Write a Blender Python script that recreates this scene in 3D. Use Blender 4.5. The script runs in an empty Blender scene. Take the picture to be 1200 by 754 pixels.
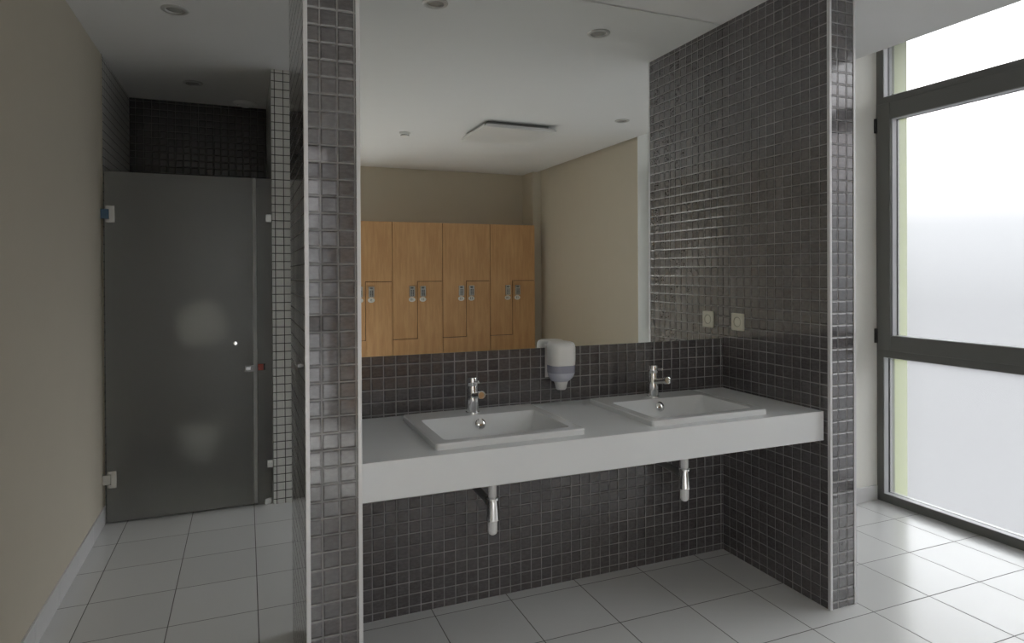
import bpy, bmesh, math, random
from mathutils import Vector, Matrix
random.seed(7)
S = bpy.context.scene
COL = S.collection
PI = math.pi

# ------------------------------------------------------------------ layout (metres)
W, D, TL, TR = 1.976, 0.675, 0.165, 0.150      # niche width, wing depth, wing thicknesses
H = 2.746                                       # ceiling
XL, XW = -1.106, 3.386                          # left wall, window plane
XR = 3.165                                      # wall face of the locker room on the window side
MIRROR_Z = 1.107
P = 0.0518                                      # mosaic pitch
FT = 0.3467                                     # floor tile
YC = 1.66                                       # cubicle door plane
YB = 2.70                                       # cubicle back wall
YL = -5.15                                      # locker wall

# ------------------------------------------------------------------ node helper
class N:
    def __init__(s, name):
        s.m = bpy.data.materials.new(name); s.m.use_nodes = True
        s.t = s.m.node_tree; s.t.nodes.clear()
        s.out = s.t.nodes.new('ShaderNodeOutputMaterial')
    def n(s, typ, **kw):
        nd = s.t.nodes.new(typ)
        for k, v in kw.items():
            setattr(nd, k, v)
        return nd
    def l(s, a, b): s.t.links.new(a, b)
    def setin(s, nd, i, v):
        if hasattr(v, 'is_linked') or isinstance(v, bpy.types.NodeSocket): s.l(v, nd.inputs[i])
        else: nd.inputs[i].default_value = v
    def math(s, op, a, b=None, c=None):
        nd = s.n('ShaderNodeMath', operation=op)
        s.setin(nd, 0, a)
        if b is not None: s.setin(nd, 1, b)
        if c is not None: s.setin(nd, 2, c)
        return nd.outputs[0]
    def mapr(s, v, a, b, c=0.0, d=1.0, smooth=True):
        nd = s.n('ShaderNodeMapRange')
        if smooth: nd.interpolation_type = 'SMOOTHSTEP'
        s.setin(nd, 0, v); s.setin(nd, 1, a); s.setin(nd, 2, b); s.setin(nd, 3, c); s.setin(nd, 4, d)
        return nd.outputs[0]
    def mix(s, f, a, b):
        nd = s.n('ShaderNodeMix', data_type='RGBA')
        s.setin(nd, 0, f); s.setin(nd, 6, a); s.setin(nd, 7, b)
        return nd.outputs[2]
    def noise(s, vec, scale, detail=2.0, rough=0.5):
        nd = s.n('ShaderNodeTexNoise'); s.l(vec, nd.inputs['Vector'])
        nd.inputs['Scale'].default_value = scale; nd.inputs['Detail'].default_value = detail
        nd.inputs['Roughness'].default_value = rough
        return nd.outputs[0]
    def bsdf(s, col, rough=0.5, metal=0.0, spec=0.5, normal=None, coat=0.0):
        b = s.n('ShaderNodeBsdfPrincipled')
        s.setin(b, 'Base Color', col); s.setin(b, 'Roughness', rough); s.setin(b, 'Metallic', metal)
        b.inputs['Specular IOR Level'].default_value = spec
        b.inputs['Coat Weight'].default_value = coat
        if normal is not None: s.l(normal, b.inputs['Normal'])
        return b.outputs[0]
    def bump(s, h, strength, dist):
        nd = s.n('ShaderNodeBump'); nd.inputs['Strength'].default_value = strength
        nd.inputs['Distance'].default_value = dist; s.l(h, nd.inputs['Height'])
        return nd.outputs[0]
    def done(s, sh): s.l(sh, s.out.inputs[0]); return s.m

def rgb(r, g, b): return (r, g, b, 1.0)

def plain(name, col, rough=0.5, metal=0.0, spec=0.5, mott=0.0, bump=0.0, bscale=200.0, coat=0.0):
    m = N(name)
    tc = m.n('ShaderNodeTexCoord').outputs['Object']
    c = rgb(*col)
    if mott:
        f = m.noise(tc, 6.0, 3.0)
        c = m.mix(f, rgb(*[x * (1 - mott) for x in col]), rgb(*[min(1, x * (1 + mott)) for x in col]))
    nm = m.bump(m.noise(tc, bscale, 2.0), bump, 0.002) if bump else None
    return m.done(m.bsdf(c, rough, metal, spec, nm, coat))

def mosaic(name, ca, cb, grout, gw=0.0042, rough=0.13, wav=0.5, pitch=P, spec=0.5, coat=0.0):
    """square glazed tiles from the UV map (UV in metres, joints on multiples of the pitch)"""
    m = N(name)
    uv = m.n('ShaderNodeUVMap').outputs[0]
    sp = m.n('ShaderNodeSeparateXYZ'); m.l(uv, sp.inputs[0])
    u = m.math('DIVIDE', sp.outputs[0], pitch); v = m.math('DIVIDE', sp.outputs[1], pitch)
    fu, fv = m.math('FRACT', u), m.math('FRACT', v)
    du = m.math('MINIMUM', fu, m.math('SUBTRACT', 1.0, fu))
    dv = m.math('MINIMUM', fv, m.math('SUBTRACT', 1.0, fv))
    d = m.math('MULTIPLY', m.math('MINIMUM', du, dv), pitch)
    mask = m.mapr(d, gw * 0.5 - 0.0006, gw * 0.5 + 0.0006)
    cell = m.n('ShaderNodeCombineXYZ')
    m.l(m.math('FLOOR', u), cell.inputs[0]); m.l(m.math('FLOOR', v), cell.inputs[1])
    wn = m.n('ShaderNodeTexWhiteNoise', noise_dimensions='3D'); m.l(cell.outputs[0], wn.inputs['Vector'])
    ws = m.n('ShaderNodeSeparateColor'); m.l(wn.outputs['Color'], ws.inputs[0])
    # mottled glaze, shifted per tile
    add = m.n('ShaderNodeVectorMath', operation='MULTIPLY_ADD')
    m.l(wn.outputs['Color'], add.inputs[0]); add.inputs[1].default_value = (3, 3, 3); m.l(uv, add.inputs[2])
    gl = m.noise(add.outputs[0], 38.0, 2.0)
    gl2 = m.noise(add.outputs[0], 14.0, 1.0)
    f = m.math('ADD', m.math('MULTIPLY', ws.outputs[0], 0.55), m.math('MULTIPLY', gl, 0.45))
    st = m.n('ShaderNodeMapping'); st.inputs['Scale'].default_value = (55, 120, 1); m.l(add.outputs[0], st.inputs[0])
    smear = m.mapr(m.noise(st.outputs[0], 1.0, 3.0, .6), .35, .70)
    f = m.math('ADD', m.math('MULTIPLY', f, .55), m.math('MULTIPLY', smear, .45))
    tile = m.mix(f, rgb(*ca), rgb(*cb))
    gn = m.mapr(m.noise(uv, 7.0, 3.0, .6), .3, .7)
    col = m.mix(mask, m.mix(gn, rgb(*[x * .62 for x in grout]), rgb(*[min(1, x * 1.3) for x in grout])), tile)
    pil = m.mapr(d, gw * 0.5 - 0.0008, gw * 0.5 + 0.0050)
    tilt = m.math('ADD', m.math('MULTIPLY', m.math('SUBTRACT', ws.outputs[1], 0.5), fu),
                  m.math('MULTIPLY', m.math('SUBTRACT', ws.outputs[2], 0.5), fv))
    h = m.math('ADD', m.math('MULTIPLY', pil, 1.0),
               m.math('ADD', m.math('MULTIPLY', tilt, wav * 0.8), m.math('MULTIPLY', gl2, wav)))
    nm = m.bump(h, 0.9, 0.0026)
    ro = m.mapr(mask, 0.0, 1.0, 0.75, rough, False)
    return m.done(m.bsdf(col, ro, 0.0, spec, nm, coat))

def floor_tiles():
    m = N('glazed_floor_tiles')
    pos = m.n('ShaderNodeNewGeometry').outputs['Position']
    sp = m.n('ShaderNodeSeparateXYZ'); m.l(pos, sp.inputs[0])
    u = m.math('DIVIDE', m.math('ADD', sp.outputs[0], 0.2905), FT)
    v = m.math('DIVIDE', m.math('ADD', sp.outputs[1], 0.408), FT)
    fu, fv = m.math('FRACT', u), m.math('FRACT', v)
    du = m.math('MINIMUM', fu, m.math('SUBTRACT', 1.0, fu))
    dv = m.math('MINIMUM', fv, m.math('SUBTRACT', 1.0, fv))
    d = m.math('MULTIPLY', m.math('MINIMUM', du, dv), FT)
    mask = m.mapr(d, 0.0014, 0.0026)
    cell = m.n('ShaderNodeCombineXYZ')
    m.l(m.math('FLOOR', u), cell.inputs[0]); m.l(m.math('FLOOR', v), cell.inputs[1])
    wn = m.n('ShaderNodeTexWhiteNoise', noise_dimensions='3D'); m.l(cell.outputs[0], wn.inputs['Vector'])
    t = m.mix(wn.outputs['Value'], rgb(.66, .665, .66), rgb(.71, .715, .71))
    col = m.mix(mask, rgb(.11, .108, .105), t)
    pil = m.mapr(d, 0.001, 0.004)
    w = m.noise(pos, 5.0, 2.0)
    nm = m.bump(m.math('ADD', pil, m.math('MULTIPLY', w, 0.6)), 0.35, 0.002)
    ro = m.mapr(mask, 0, 1, 0.8, 0.22, False)
    return m.done(m.bsdf(col, ro, 0, 0.5, nm))

def wood():
    m = N('maple_laminate')
    tc = m.n('ShaderNodeTexCoord').outputs['Object']
    mp = m.n('ShaderNodeMapping'); mp.inputs['Scale'].default_value = (9, 9, 0.9); m.l(tc, mp.inputs[0])
    n1 = m.noise(mp.outputs[0], 2.2, 4.0, 0.6)
    mp2 = m.n('ShaderNodeMapping'); mp2.inputs['Scale'].default_value = (60, 60, 3); m.l(tc, mp2.inputs[0])
    n2 = m.noise(mp2.outputs[0], 2.0, 3.0, 0.6)
    f = m.mapr(m.math('ADD', m.math('MULTIPLY', n1, .7), m.math('MULTIPLY', n2, .3)), .3, .72)
    c = m.mix(f, rgb(.53, .290, .125), rgb(.69, .420, .205))
    return m.done(m.bsdf(c, 0.38, 0, 0.45))

def frosted_window():
    m = N('frosted_window_pane')
    tr = m.n('ShaderNodeBsdfTransparent'); tr.inputs[0].default_value = rgb(.96, .97, .97)
    tl = m.n('ShaderNodeBsdfTranslucent'); tl.inputs[0].default_value = rgb(.92, .93, .94)
    mx = m.n('ShaderNodeMixShader'); mx.inputs[0].default_value = 0.13
    m.l(tr.outputs[0], mx.inputs[1]); m.l(tl.outputs[0], mx.inputs[2])
    gl = m.n('ShaderNodeBsdfGlossy'); gl.inputs['Roughness'].default_value = 0.25
    fr = m.n('ShaderNodeFresnel'); fr.inputs[0].default_value = 1.3
    mx2 = m.n('ShaderNodeMixShader'); m.l(fr.outputs[0], mx2.inputs[0])
    m.l(mx.outputs[0], mx2.inputs[1]); m.l(gl.outputs[0], mx2.inputs[2])
    return m.done(mx2.outputs[0])

def frosted_door():
    m = N('frosted_door_glass')
    rf = m.n('ShaderNodeBsdfRefraction'); rf.inputs['Color'].default_value = rgb(.985, .99, .97)
    rf.inputs['Roughness'].default_value = 0.29; rf.inputs['IOR'].default_value = 1.35
    df = m.n('ShaderNodeBsdfDiffuse'); df.inputs[0].default_value = rgb(.38, .385, .36)
    mx = m.n('ShaderNodeMixShader'); mx.inputs[0].default_value = 0.13
    m.l(rf.outputs[0], mx.inputs[1]); m.l(df.outputs[0], mx.inputs[2])
    gl = m.n('ShaderNodeBsdfGlossy'); gl.inputs['Roughness'].default_value = 0.35
    mx2 = m.n('ShaderNodeMixShader'); mx2.inputs[0].default_value = 0.05
    m.l(mx.outputs[0], mx2.inputs[1]); m.l(gl.outputs[0], mx2.inputs[2])
    return m.done(mx2.outputs[0])

def mirror_mat():
    m = N('silvered_mirror')
    g = m.n('ShaderNodeBsdfGlossy'); g.inputs[0].default_value = rgb(.93, .945, .935); g.inputs['Roughness'].default_value = 0.0
    return m.done(g.outputs[0])

M = {}
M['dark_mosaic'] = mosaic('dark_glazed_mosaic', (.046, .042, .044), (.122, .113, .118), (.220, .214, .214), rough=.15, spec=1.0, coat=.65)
M['shaded_mosaic'] = mosaic('shaded_cubicle_mosaic', (.024, .022, .022), (.050, .047, .046), (.070, .068, .065), rough=.16, spec=.6)  # niche mosaic darkened, the cubicle's shade put into tile and grout
M['white_mosaic'] = mosaic('white_mosaic', (.66, .66, .63), (.74, .74, .71), (.035, .033, .03), gw=.0045, rough=.25, wav=.15)
M['floor'] = floor_tiles()
M['wood'] = wood()
M['pane'] = frosted_window()
M['door_glass'] = frosted_door()
M['mirror'] = mirror_mat()
M['mirror_edge'] = plain('mirror_edge', (.30, .36, .33), .25)
M['ceiling'] = plain('ceiling_paint', (.80, .80, .79), .9, spec=.2, mott=.01)
M['beige'] = plain('beige_paint', (.60, .55, .45), .75, spec=.3, mott=.02, bump=.08)
M['cream'] = plain('cream_paint', (.88, .875, .82), .7, spec=.3, mott=.01)
M['white_tile'] = plain('white_skirting_tile', (.70, .70, .70), .25)
M['counter'] = plain('white_countertop_resin', (.755, .775, .79), .32, mott=.006)
M['ceramic'] = plain('white_ceramic', (.79, .81, .82), .08, coat=.3)
M['chrome'] = plain('chrome', (.82, .82, .82), .08, metal=1)
M['dark_chrome'] = plain('dark_chrome', (.25, .25, .25), .2, metal=1)
M['brushed'] = plain('brushed_steel', (.60, .60, .57), .32, metal=1)
M['trim'] = plain('satin_aluminium_trim', (.72, .72, .73), .4, metal=.35)
M['white_plastic'] = plain('white_plastic', (.80, .80, .78), .3)
M['pvc'] = plain('white_pvc_pipe', (.82, .82, .82), .3)
M['grey_pvc'] = plain('grey_pipe', (.12, .12, .12), .4)
M['lilac'] = plain('grey_lilac_plastic', (.33, .34, .42), .25)
M['pale_lilac'] = plain('pale_lilac_plastic', (.58, .60, .68), .25)
M['frame'] = plain('dark_grey_aluminium', (.15, .152, .142), .45, spec=.4)
M['black'] = plain('black_plastic', (.012, .012, .012), .45)
M['bead'] = plain('light_grey_bead', (.60, .61, .63), .4)
M['socket'] = plain('cream_socket_plastic', (.74, .72, .60), .35)
M['socket_dark'] = plain('socket_insert', (.42, .39, .29), .4)
M['lamp_glass'] = plain('unlit_lamp_glass', (.40, .40, .38), .2)
M['ring'] = plain('pale_metal_ring', (.55, .55, .53), .35, metal=.4)
M['yellow'] = plain('yellow_green_render', (.22, .25, .085), .8)
M['seal'] = plain('clear_seal', (.30, .30, .285), .3)
M['red'] = plain('red_indicator', (.40, .075, .05), .4)
M['blue'] = plain('blue_film', (.07, .15, .24), .35)
M['keys'] = plain('grey_keys', (.13, .13, .13), .4)
M['plate'] = plain('number_plate_white', (.78, .77, .72), .35)
M['ink'] = plain('plate_ink', (.03, .03, .03), .6)
M['gap_shade'] = plain('gap_shade', (.05, .025, .012), .8)

# ------------------------------------------------------------------ mesh helpers
def bx(bm, x0, x1, y0, y1, z0, z1, mi=0):
    v = [bm.verts.new(c) for c in ((x0, y0, z0), (x1, y0, z0), (x1, y1, z0), (x0, y1, z0),
                                   (x0, y0, z1), (x1, y0, z1), (x1, y1, z1), (x0, y1, z1))]
    for f in ((0, 3, 2, 1), (4, 5, 6, 7), (0, 1, 5, 4), (1, 2, 6, 5), (2, 3, 7, 6), (3, 0, 4, 7)):
        bm.faces.new([v[i] for i in f]).material_index = mi
    return bm

def box(x0, x1, y0, y1, z0, z1): return bx(bmesh.new(), min(x0, x1), max(x0, x1), min(y0, y1), max(y0, y1), min(z0, z1), max(z0, z1))

def prism(bm, pts, z0, z1, axis='z'):
    """closed polygon (a, b) swept along an axis"""
    def c(a, b, t):
        return (a, b, t) if axis == 'z' else ((a, t, b) if axis == 'y' else (t, a, b))
    lo = [bm.verts.new(c(a, b, z0)) for a, b in pts]; hi = [bm.verts.new(c(a, b, z1)) for a, b in pts]
    n = len(pts)
    bm.faces.new(lo); bm.faces.new(hi)
    for i in range(n): bm.faces.new((lo[i], lo[(i + 1) % n], hi[(i + 1) % n], hi[i]))
    bmesh.ops.recalc_face_normals(bm, faces=bm.faces)
    return bm

def lathe(bm, prof, seg=32, mat=None):
    """(r, z) profile around local z; mat places it"""
    mat = mat or Matrix()
    rings = []
    for r, z in prof:
        if r < 1e-6: rings.append([bm.verts.new(mat @ Vector((0, 0, z)))])
        else: rings.append([bm.verts.new(mat @ Vector((r * math.cos(2 * PI * i / seg), r * math.sin(2 * PI * i / seg), z))) for i in range(seg)])
    for a, b in zip(rings, rings[1:]):
        for i in range(seg):
            j = (i + 1) % seg
            if len(a) == 1 and len(b) == 1: continue
            if len(a) == 1: bm.faces.new((a[0], b[i], b[j]))
            elif len(b) == 1: bm.faces.new((a[i], a[j], b[0]))
            else: bm.faces.new((a[i], a[j], b[j], b[i]))
    if len(rings[0]) > 1: bm.faces.new(rings[0])
    if len(rings[-1]) > 1: bm.faces.new(rings[-1])
    bmesh.ops.recalc_face_normals(bm, faces=bm.faces)
    return bm

def along(p, q):
    """matrix taking local +z to the direction p->q at p"""
    d = Vector(q) - Vector(p)
    return Matrix.Translation(Vector(p)) @ d.to_track_quat('Z', 'Y').to_matrix().to_4x4()

def tube(bm, p, q, r0, r1=None, seg=24):
    L = (Vector(q) - Vector(p)).length
    return lathe(bm, [(r0, 0), (r1 if r1 is not None else r0, L)], seg, along(p, q))

def rrect(w, d, r, n=6):
    pts = []
    for cx, cy, a0 in ((w / 2 - r, d / 2 - r, 0), (-w / 2 + r, d / 2 - r, 90), (-w / 2 + r, -d / 2 + r, 180), (w / 2 - r, -d / 2 + r, 270)):
        for i in range(n + 1):
            a = math.radians(a0 + 90 * i / n)
            pts.append((cx + r * math.cos(a), cy + r * math.sin(a)))
    return pts

def loft(bm, secs, cap0=True, cap1=True):
    """secs: list of (z, [(x, y), ...]) with equal counts"""
    rings = [[bm.verts.new((x, y, z)) for x, y in pts] for z, pts in secs]
    n = len(rings[0])
    for a, b in zip(rings, rings[1:]):
        for i in range(n): bm.faces.new((a[i], a[(i + 1) % n], b[(i + 1) % n], b[i]))
    if cap0: bm.faces.new(rings[0])
    if cap1: bm.faces.new(rings[-1])
    bmesh.ops.recalc_face_normals(bm, faces=bm.faces)
    return bm

def boxuv(me, ou=0.0, ov=0.0, M4=None):
    uv = me.uv_layers.new(name='UVMap')
    for p in me.polygons:
        n = p.normal
        ax = max(range(3), key=lambda i: abs(n[i]))
        for li in p.loop_indices:
            c = me.vertices[me.loops[li].vertex_index].co
            a, b = ((c.y, c.z), (c.x, c.z), (c.x, c.y))[ax]
            uv.data[li].uv = (a - (ou if ax != 0 else -D), b - ov)

def obj(name, bm, mat, parent=None, loc=(0, 0, 0), smooth=False, bevel=0.0, seg=2, uv=None, mats=None):
    me = bpy.data.meshes.new(name)
    bm.to_mesh(me); bm.free()
    for mm in (mats or [mat]): me.materials.append(mm)
    if uv is not None: boxuv(me, *uv)
    if smooth:
        for p in me.polygons: p.use_smooth = True
        me.set_sharp_from_angle(angle=math.radians(38))
    o = bpy.data.objects.new(name, me); COL.objects.link(o)
    o.location = loc
    if parent is not None: o.parent = parent
    if bevel:
        b = o.modifiers.new('bevel', 'BEVEL'); b.width = bevel; b.segments = seg
        b.limit_method = 'ANGLE'; b.angle_limit = math.radians(40)
        if seg > 1 and not smooth:
            for p in me.polygons: p.use_smooth = True
            me.set_sharp_from_angle(angle=math.radians(38))
            b.harden_normals = True
    return o

def struct(name, bm, mat, **kw):
    o = obj(name, bm, mat, **kw); o['kind'] = 'structure'; return o

def tag(o, label, cat, group=None):
    o['label'] = label; o['category'] = cat
    if group: o['group'] = group
    return o

def thing(name, label, cat, loc, group=None, rz=0.0):
    o = bpy.data.objects.new(name, None); COL.objects.link(o)
    o.location = loc; o.rotation_euler = (0, 0, rz); o.empty_display_size = .05
    return tag(o, label, cat, group)

def dup(o, loc, label, parent=None):
    c = o.copy(); COL.objects.link(c)
    if parent is None:
        c.location = loc; c['label'] = label
    else: c.parent = parent
    for ch in [k for k in bpy.data.objects if k.parent == o]: dup(ch, None, None, c)
    return c

# ------------------------------------------------------------------ the setting
struct('floor', box(XL - .2, XW + .08, YL - .2, YB + .2, -.12, 0), M['floor'])
struct('ceiling', box(XL - .2, 3.115, YL - .2, YB + .2, H, H + .12), M['ceiling'])
struct('ceiling_upper', box(3.0, XW + .4, YL - .2, YB + .2, 3.05, 3.15), M['ceiling'])
struct('ceiling_edge', box(3.075, 3.115, YL - .2, YB + .2, H + .12, 3.05), M['ceiling'])
struct('wall_left', box(XL - .15, XL, YL - .15, 1.70, 0, H), M['beige'])
struct('wall_cubicle_left', box(XL - .15, XL, 1.70, YB + .15, 0, H), M['white_mosaic'], uv=(0, .031))
struct('wall_cubicle_back', box(XL, -.060, YB, YB + .15, 0, H), M['shaded_mosaic'], uv=(.02, .031))
struct('wall_cubicle_right', box(-.176, -.060, 1.632, YB, 0, H), M['white_mosaic'], uv=(-.157, .031))
struct('wall_back', box(-.060, XW + .3, YB, YB + .15, 0, 3.05), M['white_mosaic'], uv=(0, .031))
WX0, WX1 = -.95, .50                             # made-up locker room window left of the lockers, added for bounce light
b = bmesh.new()
bx(b, XL, WX0, YL - .15, YL, 0, H); bx(b, WX1, XW + .3, YL - .15, YL, 0, H)
struct('wall_front', b, M['beige'])
b = bmesh.new()
prism(b, [(XR, -2.612), (XR, -4.82), (3.055, -4.82), (3.055, YL), (XW + .3, YL), (XW + .3, -2.612)], 0, 3.05)
struct('wall_right', b, M['beige'])
struct('wall_right_end', box(XR, XW, -2.612, -2.606, 0, 3.05), M['cream'])
struct('wall_pier', box(2.93, XW + .1, .215, .40, 0, 3.05), M['cream'])
struct('baseboard_pier', box(2.93, XW - .01, .203, .215, 0, .094), M['white_tile'], bevel=.002)
# skirting tiles along the left wall, one tile length each
b = bmesh.new()
y = 1.698
while y > YL:
    bx(b, XL, XL + .010, max(YL, y - FT + .003), y, 0, .100); y -= FT
struct('baseboard_left', b, M['white_tile'], bevel=.0015)
struct('trim_1', box(XL, XL + .004, 1.697, 1.709, .10, H), plain('cream_corner_strip', (.50, .45, .34), .5), bevel=.001)

# mosaic-clad washbasin niche
struct('wall_niche_back', box(-TL + .004, W + TR - .004, 0, .06, 0, H), M['dark_mosaic'], uv=(.1505, .031))
struct('wall_niche_left', box(-TL, 0, -D, 0, 0, H), M['dark_mosaic'], uv=(-.0668, .031))
struct('wall_niche_right', box(W, W + TR, -D, 0, 0, H), M['dark_mosaic'], uv=(W - .004, .031))
def corner(name, x, sx):
    b = bmesh.new()
    prism(b, [(x + sx * .0015, -D - .0035), (x - sx * .011, -D - .0035), (x - sx * .011, -D), (x, -D), (x, -D + .011), (x + sx * .0015, -D + .011)], 0, H)
    struct(name, b, M['trim'], bevel=.0008, seg=1)
corner('trim_2', -TL, -1); corner('trim_3', 0, 1); corner('trim_4', W, -1)
corner('trim_5', W + TR, 1)

# window wall: two glazed bays beside the niche, another window beyond the pier
def window(n, ya, yb, bays, at=None, rz=0.0, top=3.05):
    r = bpy.data.objects.new('window_%d' % n, None); COL.objects.link(r); r['kind'] = 'structure'
    oy = (ya + yb) / 2
    r.location = at or (XW, oy, 0); r.rotation_euler = (0, 0, rz)
    x0, x1 = 0.0, .085
    f = bmesh.new()
    ys = [ya + (yb - ya) * i / bays for i in range(bays + 1)]
    bx(f, x0, x1, ya - oy, yb - oy, 0, .052); bx(f, x0, x1, ya - oy, yb - oy, top - .065, top)
    bx(f, x0 + .001, x1 - .001, ya - oy, yb - oy, .912, .985); bx(f, x0 + .001, x1 - .001, ya - oy, yb - oy, 2.47, 2.548)
    for i, q in enumerate(ys):
        a, c = (q, q + .075) if i == 0 else ((q - .075, q) if i == bays else (q - .05, q + .05))
        bx(f, x0 + .0005, x1 - .0005, a - oy, c - oy, .0, top)
    obj('window_frame', f, M['frame'], r, bevel=.002, seg=1)
    for i in range(bays):
        a = ys[i] + (.075 if i == 0 else .05) - oy; c = ys[i + 1] - (.075 if i == bays - 1 else .05) - oy
        def beadframe(a, c, z0, z1):
            for nm, mm, u0, u1, t in (('glazing_bead', M['bead'], .004, .040, .005), ('glazing_gasket', M['black'], .040, .052, .006)):
                g = bmesh.new()
                bx(g, u0, u1, a, a + t, z0, z1); bx(g, u0, u1, c - t, c, z0, z1)
                bx(g, u0, u1, a + t, c - t, z0, z0 + .002); bx(g, u0, u1, a + t, c - t, z1 - .002, z1)
                obj(nm, g, mm, r)
        beadframe(a, c, .052, .912); obj('window_pane', box(.052, .059, a - .004, c + .004, .048, .916), M['pane'], r)
        beadframe(a, c, 2.548, top - .065); obj('window_pane', box(.052, .059, a - .004, c + .004, 2.544, top - .061), M['pane'], r)
        s = bmesh.new()
        sa, sc, z0, z1, t = a - .03, c + .03, .958, 2.505, .087
        bx(s, -.014, .075, sa, sa + t, z0, z1); bx(s, -.014, .075, sc - t, sc, z0, z1)
        bx(s, -.0135, .0745, sa + t, sc - t, z0, 1.052); bx(s, -.0135, .0745, sa + t, sc - t, 2.402, z1)
        obj('sash', s, M['frame'], r, bevel=.003, seg=1)
        beadframe(sa + t, sc - t, 1.052, 2.402)
        obj('window_pane', box(.052, .059, sa + t - .004, sc - t + .004, 1.048, 2.406), M['pane'], r)
        for z in (1.0, 2.33):
            h = bmesh.new(); tube(h, (-.012, sc + .012, z), (-.012, sc + .012, z + .09), .011)
            obj('hinge', h, M['black'], r, smooth=True)
    return r
window(1, -2.612, .245, 2)
window(2, .40, YB, 2)
window(3, WX0, WX1, 1, ((WX0 + WX1) / 2, YL - .03, 0), -PI / 2, H)  # made-up rear window, lets the added sunlight in
# painted reveal of the facade just outside the glass
struct('wall_outside_pier', box(XW + .09, XW + .205, .16, .42, -.1, 3.15), M['yellow'])
struct('wall_outside_end', box(XW + .09, XW + .30, -2.9, -2.60, -.1, 3.15), M['yellow'])

# ------------------------------------------------------------------ mirror
mr = thing('wall_mirror', 'large frameless mirror filling the niche wall from tile splashback to ceiling', 'mirror', (W / 2, -.001, MIRROR_Z))
obj('mirror_glass', box(-W / 2 + .002, W / 2 - .002, -.007, -.0062, 0, H - MIRROR_Z - .004), M['mirror'], mr)
obj('backing', box(-W / 2 + .002, W / 2 - .002, -.0061, 0, -.001, H - MIRROR_Z - .004), M['mirror_edge'], mr)

# ------------------------------------------------------------------ countertop with two cut-outs
CT, DC, APR = .85, .648, .725
BAS = [(.262, .838), (1.135, 1.703)]
BYF, BYB = -.593, -.085
ct = thing('countertop', 'long white washbasin countertop with deep front apron spanning the tiled niche', 'countertop', (W / 2, 0, APR))
def slab(bm, xs, ys, holes, z0, z1):
    vt = {}; vb = {}
    for i, X in enumerate(xs):
        for j, Y in enumerate(ys):
            vt[i, j] = bm.verts.new((X, Y, z1)); vb[i, j] = bm.verts.new((X, Y, z0))
    nx, ny = len(xs) - 1, len(ys) - 1
    solid = lambda i, j: 0 <= i < nx and 0 <= j < ny and (i, j) not in holes
    for i in range(nx):
        for j in range(ny):
            if not solid(i, j): continue
            bm.faces.new((vt[i, j], vt[i + 1, j], vt[i + 1, j + 1], vt[i, j + 1]))
            bm.faces.new((vb[i, j], vb[i, j + 1], vb[i + 1, j + 1], vb[i + 1, j]))
            for (di, dj, a, c) in ((-1, 0, (i, j + 1), (i, j)), (1, 0, (i + 1, j), (i + 1, j + 1)), (0, -1, (i, j), (i + 1, j)), (0, 1, (i + 1, j + 1), (i, j + 1))):
                if not solid(i + di, j + dj): bm.faces.new((vt[a], vt[c], vb[c], vb[a]))
    for v in [v for v in bm.verts if not v.link_faces]: bm.verts.remove(v)
    bmesh.ops.recalc_face_normals(bm, faces=bm.faces)
    return bm
hx = W / 2
xs = [-hx + .003, BAS[0][0] + .035 - hx, BAS[0][1] - .035 - hx, BAS[1][0] + .035 - hx, BAS[1][1] - .035 - hx, hx - .006]
b = slab(bmesh.new(), xs, [-DC, BYF + .035, BYB - .11, -.003], {(1, 1), (3, 1)}, CT - APR - .035, CT - APR)
obj('worktop', b, M['counter'], ct)
obj('apron', box(-hx + .003, hx - .006, -DC, -DC + .03, 0, CT - APR - .035), M['counter'], ct)

# ------------------------------------------------------------------ basins
def basin(w, label):
    d = BYB - BYF
    t = thing('washbasin', label, 'washbasin', ((BAS[0][0] + BAS[0][1]) / 2, (BYF + BYB) / 2, CT), 'inset white washbasins')
    zt = .022
    cy = -.043                                          # bowl centre, towards the front
    bw, bd = w - .092, .330
    secs = []
    o = rrect(w, d, .012)
    oi = rrect(w - .008, d - .008, .010)
    secs += [(0, o), (zt - .004, o), (zt, oi)]
    sh = lambda pts, dy: [(x, y + dy) for x, y in pts]
    secs += [(zt, sh(rrect(bw + .008, bd + .008, .02), cy)), (zt - .004, sh(rrect(bw, bd, .016), cy)),
             (zt - .012, sh(rrect(bw - .006, bd - .006, .02), cy)),
             (-.045, sh(rrect(bw - .060, bd - .055, .05), cy + .004)), (-.076, sh(rrect(bw - .105, bd - .095, .06), cy + .006)),
             (-.088, sh(rrect(bw - .17, bd - .15, .06), cy + .006)), (-.091, sh(rrect(.10, .08, .035), cy + .006))]
    b = bmesh.new(); loft(b, secs, cap0=False)
    # outside of the bowl, hidden under the counter
    secs2 = [(0, rrect(w - .004, d - .004, .012)), (0, sh(rrect(bw + .012, bd + .012, .02), cy)), (-.06, sh(rrect(bw - .03, bd - .03, .05), cy)), (-.104, sh(rrect(bw - .13, bd - .12, .06), cy + .006))]
    loft(b, secs2, cap0=False)
    obj('bowl', b, M['ceramic'], t, smooth=True)
    # overflow cover on the rear slope of the bowl and waste plug
    yb = cy + bd / 2 - .013
    b = bmesh.new()
    lathe(b, [(.021, 0), (.022, .003), (.017, .007), (.008, .009), (0, .0095)], 28, along((0, yb, -.012), (0, yb - 1, .32)))
    obj('overflow_cover', b, M['chrome'], t, smooth=True)
    b = bmesh.new()
    lathe(b, [(.030, 0), (.031, .003), (.026, .005), (.022, .011), (0, .013)], 28, Matrix.Translation((0, cy + .006, -.092)))
    obj('waste_plug', b, M['chrome'], t, smooth=True)
    return t
b1 = basin(BAS[0][1] - BAS[0][0], 'white rectangular inset washbasin on the countertop left of the soap dispenser')
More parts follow.
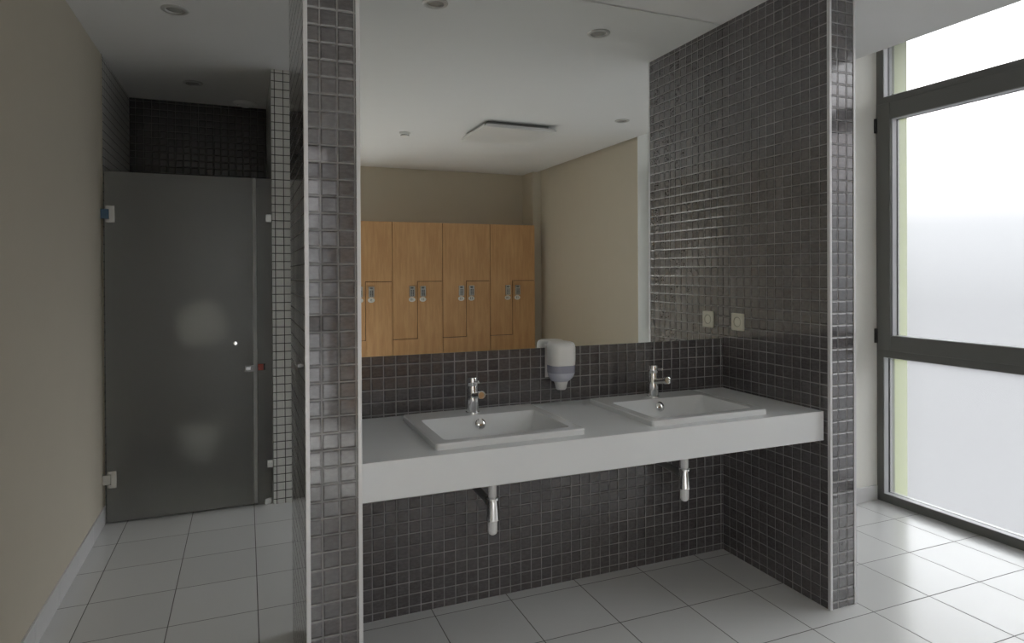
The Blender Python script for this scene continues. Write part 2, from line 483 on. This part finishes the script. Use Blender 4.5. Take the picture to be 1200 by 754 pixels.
b2 = dup(b1, ((BAS[1][0] + BAS[1][1]) / 2, (BYF + BYB) / 2 - .004, CT), 'white rectangular inset washbasin on the countertop near the power socket')

# ------------------------------------------------------------------ taps
def tap(label, x, y):
    t = thing('mixer_tap', label, 'tap', (x, y, CT + .022), 'chrome basin taps')
    b = bmesh.new()
    lathe(b, [(.029, 0), (.029, .004), (.026, .006), (.0245, .06), (.0230, .108), (.0220, .112), (.0230, .114), (.0230, .142), (.021, .147), (0, .1475)], 36)
    obj('body', b, M['chrome'], t, smooth=True)
    b = bmesh.new()
    mt = along((0, -.012, .072), (0, -.115, .092))
    lathe(b, [(.0125, 0), (.0125, .085), (.0155, .087), (.0155, .107), (.0125, .1075), (.0115, .102), (0, .102)], 28, mt)
    obj('spout', b, M['chrome'], t, smooth=True)
    b = bmesh.new()
    tube(b, (0, -.014, .130), (0, -.072, .137), .0042)
    lathe(b, [(0, -.0065), (.004, -.005), (.0065, 0), (.004, .005), (0, .0065)], 16, Matrix.Translation((0, -.073, .137)))
    obj('lever', b, M['chrome'], t, smooth=True)
    return t
t1 = tap('chrome mixer tap at the back of the washbasin left of the soap dispenser', .541, -.158)
t2 = dup(t1, (1.428, -.168, CT + .022), 'chrome mixer tap at the back of the washbasin near the power socket')

# ------------------------------------------------------------------ bottle traps under the counter
def trap(label, x, y):
    t = thing('bottle_trap', label, 'drain trap', (x, y, .43), 'drain traps under the countertop')
    b = bmesh.new(); tube(b, (0, 0, .14), (0, 0, .308), .0165); obj('tail_pipe', b, M['pvc'], t, smooth=True)
    b = bmesh.new()
    lathe(b, [(.021, .149), (.027, .146), (.027, .139), (.020, .137), (.020, .130), (.0275, .064), (.0275, .058), (.0215, .057)], 32)
    obj('union_nut', b, M['chrome'], t, smooth=True)
    b = bmesh.new()
    lathe(b, [(0, -.002), (.009, .000), (.016, .005), (.019, .013), (.019, .062)], 32); obj('cup', b, M['pvc'], t, smooth=True)
    b = bmesh.new()
    tube(b, (0, .018, .118), (0, -y - .004, .128), .015)
    lathe(b, [(.019, 0), (.019, .03)], 24, along((0, .02, .118), (0, .2, .124)))
    obj('outlet_pipe', b, M['grey_pvc'], t, smooth=True)
    b = bmesh.new(); lathe(b, [(.034, 0), (.032, .006), (.017, .009)], 28, along((0, -y - .001, .128), (0, -y - 1, .128)))
    obj('wall_rosette', b, M['brushed'], t, smooth=True)
    return t
k1 = trap('white and steel drain trap under the washbasin left of the soap dispenser', .556, -.35)
k2 = dup(k1, (1.467, -.35, .436), 'white and steel drain trap under the washbasin near the power socket')

# ------------------------------------------------------------------ soap dispenser
sd = thing('soap_dispenser', 'white wall soap dispenser with lilac window band over the countertop', 'soap dispenser', (1.002, -.0085, .92))
def sec(z, w, d, r): return (z, [(x, y - d / 2) for x, y in rrect(w, d, r)])
b = bmesh.new()
loft(b, [sec(.112, .120, .108, .040), sec(.135, .124, .110, .042), sec(.190, .124, .110, .042), sec(.205, .121, .107, .042), sec(.213, .113, .100, .040), sec(.217, .098, .088, .036)])
obj('cover', b, M['white_plastic'], sd, smooth=True)
b = bmesh.new(); loft(b, [sec(.078, .1195, .107, .042), sec(.112, .1215, .108, .042)]); obj('level_window', b, M['lilac'], sd, smooth=True)
b = bmesh.new(); loft(b, [sec(.036, .072, .082, .034), sec(.043, .088, .092, .040), sec(.056, .106, .102, .042), sec(.068, .115, .106, .042), sec(.078, .119, .108, .042)])
obj('push_bar', b, M['pale_lilac'], sd, smooth=True)
b = bmesh.new(); lathe(b, [(0, 0), (.020, .001), (.024, .005), (.029, .028), (.034, .042)], 28, Matrix.Translation((0, -.052, -.002))); obj('nozzle', b, M['white_plastic'], sd, smooth=True)
obj('back_plate', box(-.055, .055, -.003, .0015, .05, .205), M['white_plastic'], sd)

# ------------------------------------------------------------------ socket on the niche side wall
so = thing('power_socket', 'square cream power socket on the tiled side wall above the countertop', 'socket', (W, -.121, 1.2))
obj('plate', box(-.009, 0, -.044, .044, -.044, .044), M['socket'], so, bevel=.003, seg=3)
b = bmesh.new()
lathe(b, [(.026, .006), (.026, .0105), (.023, .0105), (.0195, .0070), (0, .0065)], 32, along((0, 0, 0), (-1, 0, 0)))
obj('socket_well', b, M['socket_dark'], so, smooth=True)
b = bmesh.new()
for s in (-1, 1): lathe(b, [(.0030, .0062), (.0030, .0068), (0, .0068)], 12, along((0, s * .0095, 0), (-1, s * .0095, 0)))
obj('pin_holes', b, M['black'], so)

# ------------------------------------------------------------------ ceiling fittings
def downlight(label, x, y):
    t = thing('ceiling_downlight', label, 'downlight', (x, y, H), 'recessed ceiling downlights')
    b = bmesh.new()
    lathe(b, [(.062, 0), (.0625, -.003), (.059, -.0065), (.050, -.0085), (.044, -.0075), (.040, -.002), (.040, 0)], 40)
    obj('trim_ring', b, M['ring'], t, smooth=True)
    b = bmesh.new(); lathe(b, [(.0405, -.0005), (.036, -.0010), (.027, -.0030), (.0255, -.0050), (.012, -.0062), (0, -.0065)], 36); obj('lamp', b, M['lamp_glass'], t, smooth=True)
    return t
dl = downlight('unlit round ceiling downlight in the passage before the frosted glass door', -.641, .828)
for x, y, lb in ((-.652, 2.133, 'unlit round ceiling downlight inside the cubicle behind the frosted door'),
                 (.515, -.304, 'unlit ceiling downlight over the left washbasin, mirrored at the top picture edge'),
                 (1.439, -.355, 'unlit ceiling downlight over the right washbasin, mirrored above the niche'),
                 (2.634, -2.034, 'unlit ceiling downlight mirrored nearest the end of the beige wall')):
    dup(dl, (x, y, H), lb)
va = thing('ceiling_air_valve', 'round white air valve on the cubicle ceiling at the dark back wall', 'vent', (-.325, 2.56, H))
b = bmesh.new(); lathe(b, [(.085, 0), (.085, -.006), (.074, -.016), (.060, -.020), (.055, -.012), (.055, 0)], 40); obj('valve_ring', b, M['white_plastic'], va, smooth=True)
b = bmesh.new(); lathe(b, [(.012, 0), (.012, -.016), (.046, -.018), (.048, -.024), (.030, -.031), (0, -.033)], 40); obj('valve_disc', b, M['white_plastic'], va, smooth=True)
sm = thing('smoke_detector', 'small round white smoke detector on the ceiling, seen in the mirror', 'smoke detector', (1.024, -3.156, H))
b = bmesh.new(); lathe(b, [(.052, 0), (.052, -.010), (.048, -.014), (.030, -.015)], 36); obj('detector_base', b, M['white_plastic'], sm, smooth=True)
b = bmesh.new(); lathe(b, [(.036, -.015), (.038, -.022), (.034, -.034), (.022, -.040), (0, -.041)], 36); obj('sensor_head', b, M['white_plastic'], sm, smooth=True)
b = bmesh.new(); lathe(b, [(.0385, -.0235), (.0385, -.0285)], 36); obj('vent_slot', b, M['dark_chrome'], sm, smooth=True)
ap = thing('ceiling_air_panel', 'white square air panel hanging below the ceiling, seen in the mirror', 'air panel', (1.86, -2.71, H))
obj('plenum', box(-.28, .28, -.26, .26, -.045, 0), plain('grey_plenum', (.28, .28, .27), .6), ap)
obj('cover_panel', box(-.335, .335, -.31, .31, -.060, -.045), M['white_plastic'], ap, bevel=.004, seg=3)
b = bmesh.new()
bx(b, -.325, .325, .285, .298, -.0455, -.030); bx(b, -.325, -.312, -.298, .298, -.0455, -.030)
bx(b, -.325, .325, -.298, -.285, -.0455, -.030); bx(b, .312, .325, -.298, .298, -.0455, -.030)
obj('rim_lip', b, M['white_plastic'], ap)

# ------------------------------------------------------------------ lockers (seen in the mirror)
LW, LX0, LYF = .595, .62, -4.65
LZ = [.10, .703, 1.366, 2.05]
def glyph_obj(txt, parent, loc):
    c = bpy.data.curves.new('number', 'FONT'); c.body = txt; c.size = .038; c.align_x = 'CENTER'; c.align_y = 'CENTER'; c.extrude = .0006
    o = bpy.data.objects.new('number', c); COL.objects.link(o)
    dg = bpy.context.evaluated_depsgraph_get()
    me = bpy.data.meshes.new_from_object(o.evaluated_get(dg))
    bpy.data.objects.remove(o)
    bm = bmesh.new(); bm.from_mesh(me); bpy.data.meshes.remove(me)
    bmesh.ops.transform(bm, matrix=Matrix.Rotation(PI, 4, 'Z') @ Matrix.Rotation(PI / 2, 4, 'X'), verts=bm.verts)
    q = obj('number', bm, M['ink'], parent, loc)
    return q
nums = [('8', '9'), ('10', '11'), ('12', '13'), ('14', '15')]
lab = ['maple locker mirrored at the left, half hidden by the tiled pillar',
       'maple locker with Z-shaped doors mirrored second from the left',
       'maple locker mirrored second from the right end of the row',
       'maple locker mirrored at the right end of the row beside the beige wall']
g = .0036
for i in range(4):
    x0, x1 = 0, LW
    t = thing('locker', lab[i], 'locker', (LX0 + i * LW, LYF, 0), 'maple lockers in the mirror')
    mid = LW * .5 - .006
    obj('carcass', box(x0 + .001, x1 - .001, YL - LYF + .004, -.021, .10, LZ[3]), M['wood'], t)
    obj('plinth', box(x0 + .002, x1 - .002, YL - LYF + .004, -.05, 0, .10), M['black'], t)
    obj('gap_shade_sheet', box(x0 + .004, x1 - .004, -.021, -.0185, .104, LZ[3] - .004), M['gap_shade'], t)  # dark sheet behind the doors, paints the shade in their gaps
    for k, (pts, lx, num) in enumerate((
        ([(x0 + g, LZ[1] + g), (mid - g, LZ[1] + g), (mid - g, LZ[2] + g), (x1 - g, LZ[2] + g), (x1 - g, LZ[3]), (x0 + g, LZ[3])], mid - .064, nums[i][0]),
        ([(x0 + g, LZ[0]), (x1 - g, LZ[0]), (x1 - g, LZ[2] - g), (mid + g, LZ[2] - g), (mid + g, LZ[1] - g), (x0 + g, LZ[1] - g)], mid + .064, nums[i][1]))):
        b = bmesh.new(); prism(b, pts, -.0185, 0, 'y')
        d = obj('locker_door', b, M['wood'], t)
        lk = obj('keypad_lock', box(lx - .031, lx + .031, 0, .022, 1.192, 1.312), M['brushed'], d, bevel=.003)
        # dark key column with rows of buttons belongs to the lock
        bb = bmesh.new()
        bx(bb, lx - .020, lx + .012, .022, .0232, 1.284, 1.302)
        for r_ in range(5):
            for c_ in (-1, 1): bx(bb, lx + c_ * .011 - .007, lx + c_ * .011 + .007, .022, .0245, 1.203 + r_ * .014, 1.213 + r_ * .014)
        bb2 = obj('keypad_lock', bb, M['keys'], d); bb2.name = 'keypad_buttons'
        pb = bmesh.new()
        lathe(pb, [(.039, 0), (.039, .002), (0, .002)], 32, along((0, 0, 0), (0, 1, 0)))
        bmesh.ops.scale(pb, vec=(1.0, 1.0, .72), verts=pb.verts)
        pl = obj('number_plate', pb, M['plate'], d, (lx, 0, 1.158))
        glyph_obj(num, d, (lx, .0024, 1.158)).name = 'plate_number'

# ------------------------------------------------------------------ cubicle: frosted door, side panel, what shows through
cd = thing('cubicle_door', 'grey frosted glass cubicle door with steel hinges at the passage end', 'glass door', (-1.09, YC, 0))
obj('glass_leaf', box(.004, .806, -.005, .005, .012, 2.057), M['door_glass'], cd)
obj('seal_strip', box(.800, .821, -.0062, .0062, .012, 2.057), M['seal'], cd)
for z, blue in ((1.808, True), (.262, False)):
    b = bmesh.new(); prism(b, [(.012, z - .050), (.056, z - .050), (.056, z + .050), (.012, z + .050), (.012, z + .030), (.028, z + .030), (.028, z - .030), (.012, z - .030)], -.014, -.005, 'y')
    hp = obj('hinge', b, M['brushed'], cd, bevel=.0015)
    b = bmesh.new(); bx(b, -.014, .026, -.016, .010, z - .028, z + .028)
    k = obj('hinge_bracket', b, M['blue'] if blue else M['brushed'], hp, bevel=.001)
    if blue: k['label'] = 'hinge bracket with blue protective film'
b = bmesh.new(); lathe(b, [(.009, 0), (.009, .010), (.013, .014), (.014, .024), (.011, .029), (0, .030)], 24, along((.698, -.005, 1.028), (.698, -1, 1.028)))
obj('door_knob', b, M['chrome'], cd, smooth=True)
lk = obj('door_lock', box(.748, .806, -.020, -.005, .846, .884), plain('satin_lock_steel', (.34, .34, .33), .45, metal=1), cd, bevel=.002)
obj('thumb_turn', box(.757, .785, -.0265, -.020, .856, .878), M['dark_chrome'], lk, bevel=.002)

sp_ = thing('glass_side_panel', 'narrow frosted glass side panel between the cubicle door and white tiled jamb', 'glass panel', (-.227, YC, 0))
obj('glass_leaf', box(-.040, .049, -.005, .005, .004, 2.057), M['door_glass'], sp_)
for z in (1.808, .255):
    obj('wall_clip', box(.015, .050, -.012, .012, z - .024, z + .024), M['brushed'], sp_, bevel=.002)
obj('floor_clip', box(.0, .040, -.012, .012, 0, .038), M['brushed'], sp_, bevel=.002)
kp = obj('lock_keeper', box(-.036, -.004, -.018, -.005, .850, .890), M['red'], sp_, bevel=.002); kp['label'] = 'reddish lock keeper'
obj('keeper_slot', box(-.004, .006, -.016, -.005, .850, .890), M['black'], kp)

# guessed bowl and drum, giving two pale blobs through the door glass
tb = thing('pale_bowl_form', 'pale rounded form blurred behind the frosted cubicle door, lower of two', 'toilet', (-.622, YB, .08))
def oval(w, d, y0, n=32):
    return [(w / 2 * math.cos(2 * PI * i / n), y0 + d / 2 * math.sin(2 * PI * i / n)) for i in range(n)]
b = bmesh.new()
loft(b, [(.0, oval(.20, .26, -.16)), (.05, oval(.25, .34, -.19)), (.15, oval(.33, .46, -.245)), (.27, oval(.36, .52, -.265)), (.31, oval(.365, .53, -.268)), (.315, oval(.35, .515, -.268)),
         (.30, oval(.27, .40, -.285)), (.20, oval(.20, .30, -.28)), (.12, oval(.08, .10, -.26))])
obj('pan', b, M['ceramic'], tb, smooth=True)
b = bmesh.new()
loft(b, [(.316, oval(.365, .46, -.30)), (.330, oval(.37, .465, -.30)), (.345, oval(.36, .455, -.30)), (.352, oval(.30, .39, -.30))])
obj('lid', b, M['white_plastic'], tb, smooth=True)
obj('hinge_block', box(-.09, .09, -.09, -.001, .312, .34), M['white_plastic'], tb, bevel=.008)
jd = thing('pale_drum_form', 'pale round form blurred behind the frosted cubicle door, upper of two', 'dispenser', (-.628, YB, 1.09))
b = bmesh.new(); lathe(b, [(.165, .0), (.17, .01), (.17, .135), (.162, .146), (.13, .152), (0, .153)], 40, along((0, 0, 0), (0, -1, 0)))
obj('drum', b, M['white_plastic'], jd, smooth=True)
obj('outlet_lip', box(-.03, .03, -.09, -.01, -.165, -.14), M['white_plastic'], jd, bevel=.008)

# ------------------------------------------------------------------ daylight
w = bpy.data.worlds.new('overcast_sky'); S.world = w; w.use_nodes = True
nt = w.node_tree; nt.nodes.clear()
out = nt.nodes.new('ShaderNodeOutputWorld'); bg = nt.nodes.new('ShaderNodeBackground')
tc = nt.nodes.new('ShaderNodeTexCoord'); sx = nt.nodes.new('ShaderNodeSeparateXYZ')
mr_ = nt.nodes.new('ShaderNodeMapRange'); mr_.inputs[1].default_value = -1; mr_.inputs[2].default_value = 1
cr = nt.nodes.new('ShaderNodeValToRGB'); e = cr.color_ramp.elements
SKY = [(0.0, (.40, .40, .42)), (.40, (.42, .42, .44)), (.48, (.46, .46, .485)), (.53, (.76, .77, .805)), (.60, (2.4, 2.22, 2.28)), (.66, (5.0, 5.05, 5.15)), (1.0, (8.5, 8.6, 8.8))]
e[0].position = 0; e[0].color = rgb(*SKY[0][1]); e[1].position = 1; e[1].color = rgb(*SKY[-1][1])
for p_, c_ in SKY[1:-1]:
    k_ = e.new(p_); k_.color = rgb(*c_)
nt.links.new(tc.outputs['Generated'], sx.inputs[0]); nt.links.new(sx.outputs[2], mr_.inputs[0]); nt.links.new(mr_.outputs[0], cr.inputs[0])
nt.links.new(cr.outputs[0], bg.inputs[0]); bg.inputs[1].default_value = 1.0
nt.links.new(bg.outputs[0], out.inputs[0])

sl = bpy.data.lights.new('fill_sun', 'SUN'); sl.energy = 19.0; sl.angle = .01; sl.color = (1, .985, .96)  # added lamp, shines through the made-up rear window to brighten the room
so_ = bpy.data.objects.new('fill_sun', sl); COL.objects.link(so_); so_.location = (-1, -9, 5)
so_.rotation_euler = Vector((.34, .70, -.63)).to_track_quat('-Z', 'Y').to_euler()

# ------------------------------------------------------------------ camera
cam = bpy.data.cameras.new('camera'); co = bpy.data.objects.new('camera', cam); COL.objects.link(co)
yaw, pitch, roll, fpx, v0 = .3898, -.0050, -.0048, 759.3, 324.9
cam.sensor_fit = 'HORIZONTAL'; cam.sensor_width = 36; cam.lens = fpx / 1200 * 36
cam.shift_y = -(377 - v0) / 1200
cam.clip_start = .02
cy_, sy_ = math.cos(yaw), math.sin(yaw)
fw = Vector((sy_ * math.cos(pitch), cy_ * math.cos(pitch), math.sin(pitch))); rt = Vector((cy_, -sy_, 0)); up = rt.cross(fw)
r2 = rt * math.cos(roll) + up * math.sin(roll); u2 = -rt * math.sin(roll) + up * math.cos(roll)
co.matrix_world = Matrix(((r2.x, u2.x, -fw.x, -.330), (r2.y, u2.y, -fw.y, -2.719), (r2.z, u2.z, -fw.z, 1.449), (0, 0, 0, 1)))
S.camera = co

# ------------------------------------------------------------------ view
S.view_settings.view_transform = 'Standard'; S.view_settings.look = 'None'
S.view_settings.gamma = 1.0; S.view_settings.use_curve_mapping = False
S.view_settings.exposure = 0.0
S.cycles.use_denoising = True
S.cycles.max_bounces = 14; S.cycles.diffuse_bounces = 7; S.cycles.glossy_bounces = 6
S.cycles.transmission_bounces = 8; S.cycles.transparent_max_bounces = 12
S.cycles.sample_clamp_indirect = 6.0
